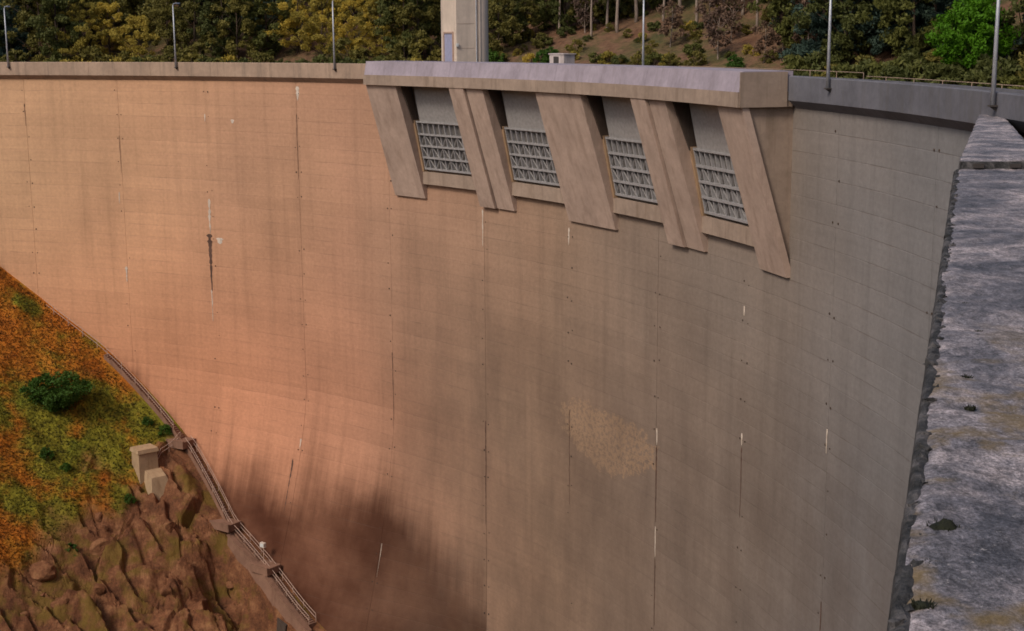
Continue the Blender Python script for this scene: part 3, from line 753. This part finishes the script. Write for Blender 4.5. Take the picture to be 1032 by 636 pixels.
# ------------------------------------------------------------------ stairs and railings on the left bank
def contact(th):
    h = float(np.interp(th, HT, HZ)); return h
st = empty('abutment_stair', pol(58, 131, -56)); sq = st.location
tag(st, 'long concrete stair climbing the slope along the foot of the dam', 'stairs')
m_ = MB(); path = []
t = 48.0
while t < 66.4:
    z = contact(t); path.append((t, rface(t, z) - .95, z)); t += .13
zlast = None
for i, (t, r, z) in enumerate(path):
    zz = z + .12
    m_.arcbox(t, t + .128, r - .5, r + .5, zz - .9, zz, 1)
m_.v = [(x - sq.x, y - sq.y, z - sq.z) for x, y, z in m_.v]
o = m_.build('step', MAT['stairc'], st); o['kind'] = 'stuff'
m_ = MB()                                          # stringer on the valley side
for i in range(0, len(path) - 6, 6):
    t, r, z = path[i]; t2, r2, z2 = path[i + 6]
    m_.bar((*pol(t, r - .58, 0)[:2], z - .05), (*pol(t2, r2 - .58, 0)[:2], z2 + .1), .12, .4)
m_.v = [(x - sq.x, y - sq.y, z - sq.z) for x, y, z in m_.v]
m_.build('stringer', MAT['stairc'], st)
pm = MB(); pm.tube([(0, 0, 0), (0, 0, 1.15)], .045, 5); post_me = pm.mesh('post', MAT['rail'])
def handrail(pts, label, hgt=1.1):
    o = empty('handrail', pts[0]); q = o.location; tag(o, label, 'railing', 'handrails of the bank stair')
    for hz in (hgt, hgt * .52):
        m_ = MB(); m_.tube([(p[0] - q.x, p[1] - q.y, p[2] + hz - q.z) for p in pts], .038, 5); m_.build('rail', MAT['rail'], o)
    acc = 0
    for i, p in enumerate(pts):
        if i == 0 or (Vector(p) - Vector(last)).length > 1.9:
            link('post', post_me, o, (p[0] - q.x, p[1] - q.y, p[2] - q.z)); last = p
    return o
up_path = [(66.4 + .5 * i, rface(66.4, -40) - .95, contact(66.4 + .5 * i)) for i in range(9)]
P1 = [(*pol(t, r - .50, 0)[:2], z + .12) for t, r, z in path[::4] + up_path]
P2 = [(*pol(t, r + .58, 0)[:2], z + .12) for t, r, z in path[::4]]
cut = next(i for i, (t, r, z) in enumerate(path[::4]) if t > 60.4)
handrail(P1[:cut], 'rusty handrail on the valley edge of the lower stair flight')
handrail(P1[cut + 1:], 'rusty handrail on the valley edge of the upper stair flight')
handrail(P2[:cut], 'rusty handrail against the dam face beside the lower flight')
pa = [pol(60.55, 131.9 - .75 * i, hillside(60.55 + .02 * i, 131.9 - .75 * i) + .05) for i in range(9)]
handrail(pa, 'short handrail running from the stair landing to the stone pillar')
# landing slabs and the retaining wall below them
for (t, r, z, sx, sy, lab) in ((60.4, 131.6, -49.25, 2.6, 3.0, 'concrete landing slab at the bend of the bank stair'), (55.9, 128.6, -58.0, 2.4, 3.4, 'concrete landing slab halfway down the lower flight'), (52.2, 127.4, -61.7, 2.4, 3.2, 'concrete landing slab beside the white floodlight')):
    m_ = MB(); m_.box((0, 0, -.45), (sx, sy, .9)); m_.box((-sx / 2 + .12, 0, .08), (.2, sy, .14)); o = m_.build('stair_landing', MAT['stairc']); o.location = pol(t, r, z + .35); o.rotation_euler = (0, 0, R_(t))
    tag(o, lab, 'landing', 'landings of the bank stair')
rw = empty('toe_wall', pol(52, 126, -66)); wq = rw.location; tag(rw, 'sloping concrete toe wall with a dark block as recess shade below the stair', 'wall')
m_ = MB(); seg = [(55.3, -59.6), (53.6, -61.2), (51.8, -62.9), (49.6, -65.2), (47.6, -67.6)]
for (ta, za), (tb_, zb_) in zip(seg[:-1], seg[1:]):
    def C(t, dr, z): rr_ = rface(t, contact(t)) - 1.9 - dr; p = pol(t, rr_, z); return (p[0] - wq.x, p[1] - wq.y, p[2] - wq.z)
    m_.hexa([C(ta, 1.4, za - 9), C(tb_, 1.4, zb_ - 9), C(tb_, -.1, zb_ - 9), C(ta, -.1, za - 9)], [C(ta, .5, za + .5), C(tb_, .5, zb_ + .5), C(tb_, -.1, zb_ + .5), C(ta, -.1, za + .5)])
m_.build('wall_face', MAT['stairc'], rw)
m_ = MB()
for (ta, za), (tb_, zb_) in zip(seg[:-1], seg[1:]):
    m_.hexa([C(ta, .62, za + .51), C(tb_, .62, zb_ + .51), C(tb_, -.15, zb_ + .51), C(ta, -.15, za + .51)], [C(ta, .62, za + .75), C(tb_, .62, zb_ + .75), C(tb_, -.15, zb_ + .75), C(ta, -.15, za + .75)])
m_.build('coping', MAT['stairc'], rw)
m_ = MB(); m_.hexa([C(50.2, 1.55, -71), C(49.3, 1.6, -71), C(49.3, .3, -71), C(50.2, .3, -71)], [C(50.2, 1.0, -66.6), C(49.3, 1.05, -67), C(49.3, .3, -67), C(50.2, .3, -66.6)]); m_.build('recess_shade', MAT['hole'], rw)  # solid dark block on the wall; shade of a recess put into its colour
# pillar on the slope
pz = hillside(60.9, 125.9)
pr = empty('stone_pillar', pol(60.9, 125.9, pz), R_(38)); tag(pr, 'squat tan concrete pillar standing on the grassy slope', 'pillar')
m_ = MB(); m_.hexa([(-1.35, -1.2, -1.5), (1.35, -1.2, -1.5), (1.35, 1.2, -1.5), (-1.35, 1.2, -1.5)], [(-1.3, -1.1, 2.5), (1.25, -1.1, 2.5), (1.25, 1.1, 2.5), (-1.3, 1.1, 2.5)]); m_.build('shaft', MAT['pillar'], pr)
m_ = MB(); m_.hexa([(-1.5, -1.3, 2.5), (1.45, -1.3, 2.5), (1.45, 1.3, 2.5), (-1.5, 1.3, 2.5)], [(-1.4, -1.2, 3.0), (1.35, -1.2, 3.0), (1.35, 1.2, 3.0), (-1.4, 1.2, 3.0)]); m_.build('cap', MAT['pillar'], pr)
m_ = MB(); m_.hexa([(-1.0, -3.9, -3.2), (2.3, -3.9, -3.2), (2.2, -.8, -2.5), (-1.0, -.8, -2.5)], [(-.5, -3.0, -.4), (1.5, -3.0, -.4), (1.6, -1.15, .2), (-.6, -1.15, .2)]); m_.build('footing', MAT['pillar'], pr)
# floodlight by the stair
fz = contact(52.5) + .3
fl = empty('floodlight', pol(52.55, 127.9, fz), R_(52)); tag(fl, 'small white floodlight on a post beside the stair', 'floodlight')
m_ = MB(); m_.tube([(0, 0, 0), (0, 0, 2.2)], .05); m_.build('post', MAT['rail'], fl)
m_ = MB(); m_.box((-.05, 0, 2.4), (.4, .75, .6)); m_.build('lamp_housing', MAT['calcite'], fl)
m_ = MB(); m_.box((-.27, 0, 2.4), (.03, .6, .45)); m_.build('lens', MAT['lens'], fl)

# ------------------------------------------------------------------ rocks on the slope
k = NT('slope_rock'); p = k.geo()
rc = k.ramp(k.noise(p, .6, 6, .7), [(.28, (.095, .036, .016)), (.5, (.19, .078, .034)), (.72, (.30, .15, .068))])
rc = k.mix(1.0, rc, k.ramp(k.noise(p, 3.2, 5, .75), [(.25, .6), (.75, 1.3)]), 'MULTIPLY'); k.col(rc); k.bump(k.noise(p, 2.5, 5, .7), .8, .2); MAT['rock'] = k.m
def rock_mesh(seed):
    bm = bmesh.new(); bmesh.ops.create_icosphere(bm, subdivisions=3, radius=1.0)
    rq = random.Random(seed); planes = [(Vector((rq.gauss(0, 1), rq.gauss(0, 1), rq.gauss(0, 1))).normalized(), rq.uniform(.45, .85)) for _ in range(11)]
    for v in bm.verts:
        for (nn, dd) in planes:
            e = v.co.dot(nn) - dd
            if e > 0: v.co -= nn * e
        v.co *= 1 + mnoise.noise(v.co * 2.5 + Vector((seed, 0, 0))) * .10
    me = bpy.data.meshes.new('rock'); bm.to_mesh(me); bm.free(); me.materials.append(MAT['rock']); return me
rocks = [rock_mesh(s) for s in range(5)]
rr = random.Random(23); nrk = 0
while nrk < 34:
    t = rr.uniform(48.5, 66); r = rr.uniform(98, 127)
    if rockness(t, r) < .5 or (59.3 < t < 62.5 and r > 120): continue
    s = rr.choice((.4, .5, .7, .9, 1.2, 1.7, 2.2))
    o = link('rock', rr.choice(rocks), None, pol(t, r, hillside(t, r) - .30 * s)); o.scale = (s * rr.uniform(.9, 1.4), s * rr.uniform(.8, 1.2), s * rr.uniform(.65, 1.0))
    o.rotation_euler = (rr.uniform(-.2, .2), rr.uniform(-.2, .2), rr.uniform(0, 6)); nrk += 1
    sz_ = 'big' if s > 1.5 else ('small' if s < .6 else 'medium'); wh = 'below the stone pillar' if (57 < t < 61.5 and r > 114) else ('beside the lower stair flight' if r > 120 and t <= 57 else ('at the edge of the bracken' if t > 61 else 'low on the bare slope'))
    lb = f'{sz_} angular reddish brown rock {wh}'; tag(o, lb, 'rock', lb)

# ------------------------------------------------------------------ vegetation
def leaf_mat(name, c0, c1, trans=.25):
    k = NT(name); oi = k.n('ShaderNodeObjectInfo'); p = k.geo()
    a = k.noise(p, .45, 3, .6); b = k.noise(p, 3.0, 3, .7)
    c = k.mix(k.math('ADD', k.math('MULTIPLY', a, .7), k.math('MULTIPLY', b, .4), clamp=True), c0, c1)
    c = k.mix(1.0, c, k.ramp(oi.outputs['Random'], [(0, (.75, .78, .75)), (.5, (1, 1, 1)), (1, (1.25, 1.18, 1.0))]), 'MULTIPLY')
    k.col(c); k.b.inputs['Roughness'].default_value = .7
    tr = k.n('ShaderNodeBsdfTranslucent'); k.l(c, tr.inputs[0]); mx = k.n('ShaderNodeMixShader'); mx.inputs[0].default_value = trans
    out = k.t.nodes['Material Output']; k.l(k.b.outputs[0], mx.inputs[1]); k.l(tr.outputs[0], mx.inputs[2]); k.l(mx.outputs[0], out.inputs[0]); return k.m
LM = {'dark': leaf_mat('dark_foliage', (.034, .046, .014), (.14, .145, .036)),
      'olive': leaf_mat('olive_foliage', (.075, .072, .018), (.24, .20, .045)),
      'yellow': leaf_mat('yellow_foliage', (.22, .18, .032), (.55, .42, .085), .4),
      'bright': leaf_mat('bright_foliage', (.035, .10, .003), (.12, .30, .006), .3),
      'blue': leaf_mat('bluish_foliage', (.024, .046, .036), (.075, .115, .085)),
      'twig': leaf_mat('bare_twigs', (.07, .042, .032), (.15, .095, .07), .05),
      'bush': leaf_mat('slope_bush_leaves', (.022, .060, .008), (.075, .15, .016))}
def bark(name, c):
    k = NT(name); a = k.noise(k.scl(k.objc(), (3, 3, .7)), 1.5, 5, .7); k.col(k.mix(1.0, c, k.ramp(a, [(.3, .55), (.7, 1.3)]), 'MULTIPLY')); k.bump(a, .5, .05); return k.m
BM = {'brown': bark('brown_bark', (.075, .05, .035)), 'pale': bark('pale_bark', (.26, .20, .16))}
def make_tree(seed, h, base, rx, leaf, nclump, nleaf, lsize, bk='brown', shape='oval', spread=1.0):
    rq = np.random.default_rng(seed)
    cl = []
    while len(cl) < nclump:
        p = rq.uniform(-1, 1, 3)
        if shape == 'oval': ok = .25 < np.dot(p, p) < 1
        elif shape == 'cone': ok = np.hypot(p[0], p[1]) < (1 - (p[2] + 1) / 2) * .95 + .06
        else: ok = np.dot(p, p) < 1
        if ok:
            cl.append(p)
    cl = np.array(cl); C = np.stack([cl[:, 0] * rx, cl[:, 1] * rx, base + (cl[:, 2] + 1) / 2 * (h - base)], 1)
    C[:, :2] *= (1 + .25 * np.sin(C[:, 2:3] * 1.1 + seed))
    idx = rq.integers(0, nclump, nleaf); cs = rq.uniform(.5, 1.25, nclump) * spread
    off = rq.normal(0, 1, (nleaf, 3)); off /= np.linalg.norm(off, axis=1, keepdims=True); off *= (rq.random((nleaf, 1)) ** .45) * cs[idx][:, None]; off[:, 2] *= .7
    P = C[idx] + off
    a = rq.normal(0, 1, (nleaf, 3)); a /= np.linalg.norm(a, axis=1, keepdims=True)
    b = np.cross(a, rq.normal(0, 1, (nleaf, 3))); b /= np.linalg.norm(b, axis=1, keepdims=True)
    s = lsize * rq.uniform(.6, 1.3, (nleaf, 1))
    V = np.stack([P - a * s, P - b * s * .45, P + a * s, P + b * s * .45], 1).reshape(-1, 3)
    me = bpy.data.meshes.new('crown'); n = nleaf
    me.from_pydata(V.tolist(), [], np.arange(4 * n).reshape(-1, 4).tolist()); me.materials.append(LM[leaf])
    t = MB(); tr = max(.06, h * .014)
    top = np.array([rq.uniform(-.6, .6), rq.uniform(-.6, .6), h * .9])
    ax = lambda z: tuple(top * (z / top[2]) + np.array([math.sin(z * .5 + seed) * .12, math.cos(z * .4) * .12, 0]))
    t.tube([ax(z) for z in np.linspace(-1.0, h * .9, 8)], [tr * (1.25 - .95 * i / 7) for i in range(8)], 7)
    for i in range(min(14, nclump)):
        c = C[i]; z0 = max(base * .6, c[2] - np.hypot(c[0], c[1]) * .7 - .5); s0 = np.array(ax(z0)); mid = (s0 + c) / 2 + np.array([0, 0, .35])
        t.tube([s0, mid, c], [tr * .4, tr * .26, tr * .08], 5)
    return me, t.mesh('trunk', BM[bk], True)
TREES = {
 'dark': [make_tree(1, 17, 1.0, 4.6, 'dark', 90, 10920, .27), make_tree(2, 14, .6, 5.2, 'dark', 90, 10920, .27)],
 'olive': [make_tree(3, 15, .8, 5.0, 'olive', 80, 9660, .27), make_tree(4, 12, .5, 4.4, 'olive', 70, 8820, .27)],
 'yellow': [make_tree(5, 14, .3, 6.2, 'yellow', 95, 9120, .24, spread=.95), make_tree(6, 12, .3, 5.4, 'yellow', 80, 7980, .24, spread=.95)],
 'cone': [make_tree(7, 20, 1.0, 4.4, 'blue', 110, 10920, .27, shape='cone'), make_tree(8, 17, .6, 4.2, 'blue', 100, 10500, .27, shape='cone')],
 'bright': [make_tree(9, 9.2, .1, 3.9, 'bright', 150, 15000, .22, shape='solid', spread=1.0)],
 'euc': [make_tree(10, 22, 11, 3.2, 'dark', 45, 5460, .27, 'pale'), make_tree(11, 19, 9, 2.8, 'olive', 40, 4830, .27, 'pale')],
 'bare': [make_tree(12, 9, 1.5, 2.4, 'twig', 50, 1400, .30, 'pale', spread=.8)],
 'shrub': [make_tree(13, 2.6, 0, 1.7, 'olive', 30, 1500, .20, spread=.5), make_tree(14, 2.2, 0, 1.5, 'dark', 28, 1500, .20, spread=.5), make_tree(15, 2.4, 0, 1.6, 'bush', 28, 1400, .18, spread=.5), make_tree(16, 1.8, 0, 1.5, 'yellow', 26, 1100, .18, spread=.5)],
 'bush': [make_tree(17, 4.2, -.4, 3.1, 'bush', 120, 11000, .17, shape='solid', spread=.75)]}
LAB = {'dark': 'dense dark green broadleaf tree on the wooded bank behind the dam', 'olive': 'olive green leafy tree on the wooded bank behind the dam',
 'yellow': 'airy yellow green spring tree on the wooded bank behind the dam', 'cone': 'bluish dark conifer on the wooded bank behind the dam',
 'bright': 'bright green rounded tree behind the crest near the bank wall', 'euc': 'slender tree with a tall pale bare trunk on the hill',
 'bare': 'leafless pinkish grey tree on the open brown hillside', 'shrub': 'low scrubby bush on the open brown hillside'}
def plant(kind, x, y, s=1.0, var=None, z=None, label=None, cat='tree', group=None, name=None):
    v = TREES[kind]; i = rr.randrange(len(v)) if var is None else var
    o = empty(name or {'shrub': 'shrub', 'bush': 'shrub', 'cone': 'conifer_tree', 'euc': 'slender_tree', 'bare': 'bare_tree'}.get(kind, 'leafy_tree'), (x, y, (terr(x, y) if z is None else z) - .1), rr.uniform(0, 6.28))
    sz = s * rr.uniform(.92, 1.1); o.scale = (s, s, sz)
    tag(o, label or LAB[kind], cat, group or 'plants on the bank: ' + kind)
    link('crown', v[i][0], o); link('trunk', v[i][1], o); return o
MARKS = [(-200, 40, 'the far bank lamp post'), (40, 235, 'the second lamp post'), (235, 390, 'the third lamp post'), (390, 535, 'the intake tower'), (535, 610, 'the small crest cabinet'), (610, 720, 'the spillway deck lamp post'), (720, 900, 'the lamp post past the spillway'), (900, 1200, 'the lamp post by the bank wall')]
LOOK = {'dark': 'dense dark green tree', 'olive': 'olive green leafy tree', 'yellow': 'airy yellow green spring tree', 'cone': 'bluish dark conifer', 'bright': 'bright green rounded tree', 'euc': 'slender pale trunked tree', 'bare': 'leafless pinkish grey tree', 'shrub': 'scrubby bush'}
SH = ['olive', 'dark green', 'bright green', 'yellowish']
def bank(kind, px, rad, s=1.0, var=None, cat='tree', dz=0.0):
    x, y = along(px, rad)
    lm = next(m for a, b, m in MARKS if a <= px < b)
    if var is None: var = rr.randrange(len(TREES[kind]))
    look = LOOK[kind] if kind != 'shrub' else 'low ' + SH[var] + ' ' + LOOK[kind]
    row = 'at the waterside' if rad < 188 else ('halfway up the bank' if rad < 212 else 'high on the bank')
    lab = f'{look} {row} behind {lm}'
    return plant(kind, x, y, s, var, label=lab, cat=cat, group=lab, z=terr(x, y) + dz)
def along(px, rad):                                # point on the far bank in a bearing from the crest, at a given radius
    dx, dy = (px - 516) / F_PX, 1.0; ox, oy = -CX, -CY
    A = dx * dx + dy * dy; B = ox * dx + oy * dy; C = ox * ox + oy * oy - rad * rad
    t = (-B + math.sqrt(B * B - A * C)) / A; return dx * t, dy * t
rr = random.Random(5)
# front row, left to right
front = [(-45, 'dark'), (-5, 'dark'), (22, 'cone'), (48, 'olive'), (70, 'dark'), (92, 'yellow'), (122, 'yellow'), (150, 'yellow'), (176, 'olive'), (205, 'olive'), (228, 'dark'), (250, 'olive'), (272, 'dark'), (303, 'yellow'), (332, 'yellow'), (362, 'yellow'), (388, 'yellow'), (408, 'dark'), (428, 'olive'), (455, 'dark'),
         (508, 'olive'), (800, 'dark'), (826, 'cone'), (850, 'dark'), (872, 'cone'), (895, 'cone'), (915, 'dark'), (938, 'cone'), (1024, 'dark'), (1050, 'cone'), (1080, 'dark'), (1110, 'dark')]
for (px, kd) in front:
    bank(kd, px + rr.uniform(-4, 4), rr.uniform(180, 186), rr.uniform(.8, 1.0) * (.88 if kd == 'yellow' else 1))
for (rad, lo, hi, step) in ((193, -60, 500, 27), (203, -60, 560, 30), (216, -60, 1110, 26), (232, -60, 1110, 30), (250, -60, 1110, 34)):
    px = lo
    while px < hi:
        if not (px > 945 and rad < 240 and px < 1060):
            bank(rr.choice(('dark', 'dark', 'olive', 'cone', 'olive')), px + rr.uniform(-8, 8), rad + rr.uniform(-4, 4), rr.uniform(.85, 1.15))
        px += step
for (rad, lo, hi, step) in ((192, 800, 950, 24), (203, 800, 960, 26)):
    px = lo
    while px < hi:
        bank(rr.choice(('dark', 'cone', 'cone')), px + rr.uniform(-6, 6), rad, rr.uniform(.8, 1.05)); px += step
for px, kd, rad, s_ in ((515, 'dark', 187, .6), (532, 'olive', 190, .55), (552, 'dark', 194, .7), (571, 'dark', 193, .6), (590, 'olive', 194, .6), (606, 'dark', 196, .7), (622, 'dark', 197, .7), (641, 'olive', 200, .7), (661, 'dark', 201, .75), (690, 'dark', 203, .7), (716, 'olive', 205, .7), (744, 'dark', 203, .75), (775, 'dark', 198, .8), (790, 'olive', 191, .7)):
    bank(kd, px, rad, s_)
bank('bright', 972, 177.5, .98, 0)
for px, rad in ((545, 199), (565, 192), (585, 197), (612, 193), (622, 192), (640, 196), (668, 196), (684, 199), (700, 194), (727, 195), (745, 198), (760, 192), (778, 192), (806, 189), (530, 193), (596, 190)):
    bank('euc', px, rad, rr.uniform(.6, .85))
for px, rad in ((768, 182), (786, 185), (712, 193), (735, 189), (590, 192), (812, 184), (722, 183), (675, 187)):
    bank('bare', px, rad, rr.uniform(.6, .9), 0)
for i in range(60):
    bank('shrub', rr.uniform(498, 800), rr.uniform(178, 200), rr.uniform(.35, .85), rr.choice((0, 0, 1, 1, 3)), cat='bush')
for px, var in ((548, 2), (556, 2), (612, 3), (603, 1), (625, 1), (535, 3), (740, 2), (700, 0), (650, 0), (660, 1), (672, 3), (505, 2), (498, 2)):
    bank('shrub', px, 180, rr.uniform(.7, 1.05), var, cat='bush')
px = -60                                            # waterside scrub
while px < 1110:
    if px < 440 or px > 790: bank('shrub', px, rr.uniform(174.5, 179), rr.uniform(1.0, 1.6), rr.choice((0, 1, 1, 0, 3) if px < 440 else (0, 1, 1)), cat='bush')
    px += rr.uniform(7, 12)
# bushes on the left slope
plant('bush', *pol(66.5, 123.5, 0)[:2], 1.2, 0, hillside(66.5, 123.5), 'rounded dark green bush in the bracken on the left slope', 'bush', 'bushes on the left slope')
plant('bush', *pol(74.6, 132.3, 0)[:2], .45, 0, hillside(74.6, 132.3), 'small green bush at the top of the slope against the dam', 'bush', 'bushes on the left slope')
for (t, r, v, s) in ((61.4, 131.0, 2, .6), (62.4, 130.4, 2, .5), (61.0, 112.5, 2, .75), (60.3, 121.5, 2, .5), (58.7, 109.5, 0, .7), (63.8, 118, 2, .5), (65, 117.5, 2, .6)):
    plant('shrub', *pol(t, r, 0)[:2], s, v, hillside(t, r), 'low green shrub among the rocks and bracken of the left slope', 'bush', 'bushes on the left slope')
# bracken and grass on the slope
k = NT('bracken_leaves'); br, a, b, u, v = slope_colour(k, True); k.col(br)
nm = k.n('ShaderNodeNewGeometry').outputs['Normal']; vm = k.n('ShaderNodeMix', data_type='VECTOR'); vm.inputs[0].default_value = 1.0; k.l(nm, vm.inputs[4]); vm.inputs[5].default_value = (0, 0, 1); k.l(vm.outputs[1], k.b.inputs['Normal'])
gb = MB(); rq = np.random.default_rng(4); n = 0
while n < 75000:
    t = rq.uniform(48, 80); r = rq.uniform(90, 134.5)
    if rq.random() < rockness(t, r) * 1.05: continue
    h0_ = float(np.interp(t, HT, HZ))
    if r > rface(t, h0_) - (1.9 if t < 66.6 else .3): continue
    x, y, _ = pol(t, r, 0); z = hillside(t, r); n += 1
    for q in range(2):
        a = rq.uniform(0, 6.28); w = rq.uniform(.05, .13); hh = rq.uniform(.06, .24); lx, ly = rq.normal(0, .14, 2)
        gb.add([(x - w * math.cos(a), y - w * math.sin(a), z - .05), (x + w * math.cos(a), y + w * math.sin(a), z - .05), (x + lx, y + ly, z + hh)], [(0, 1, 2)], [(t * MPD, r)] * 3)
o = gb.build('bracken', k.m); tag(o, 'reddish brown bracken and grass covering the left slope', 'bracken', kind='stuff')
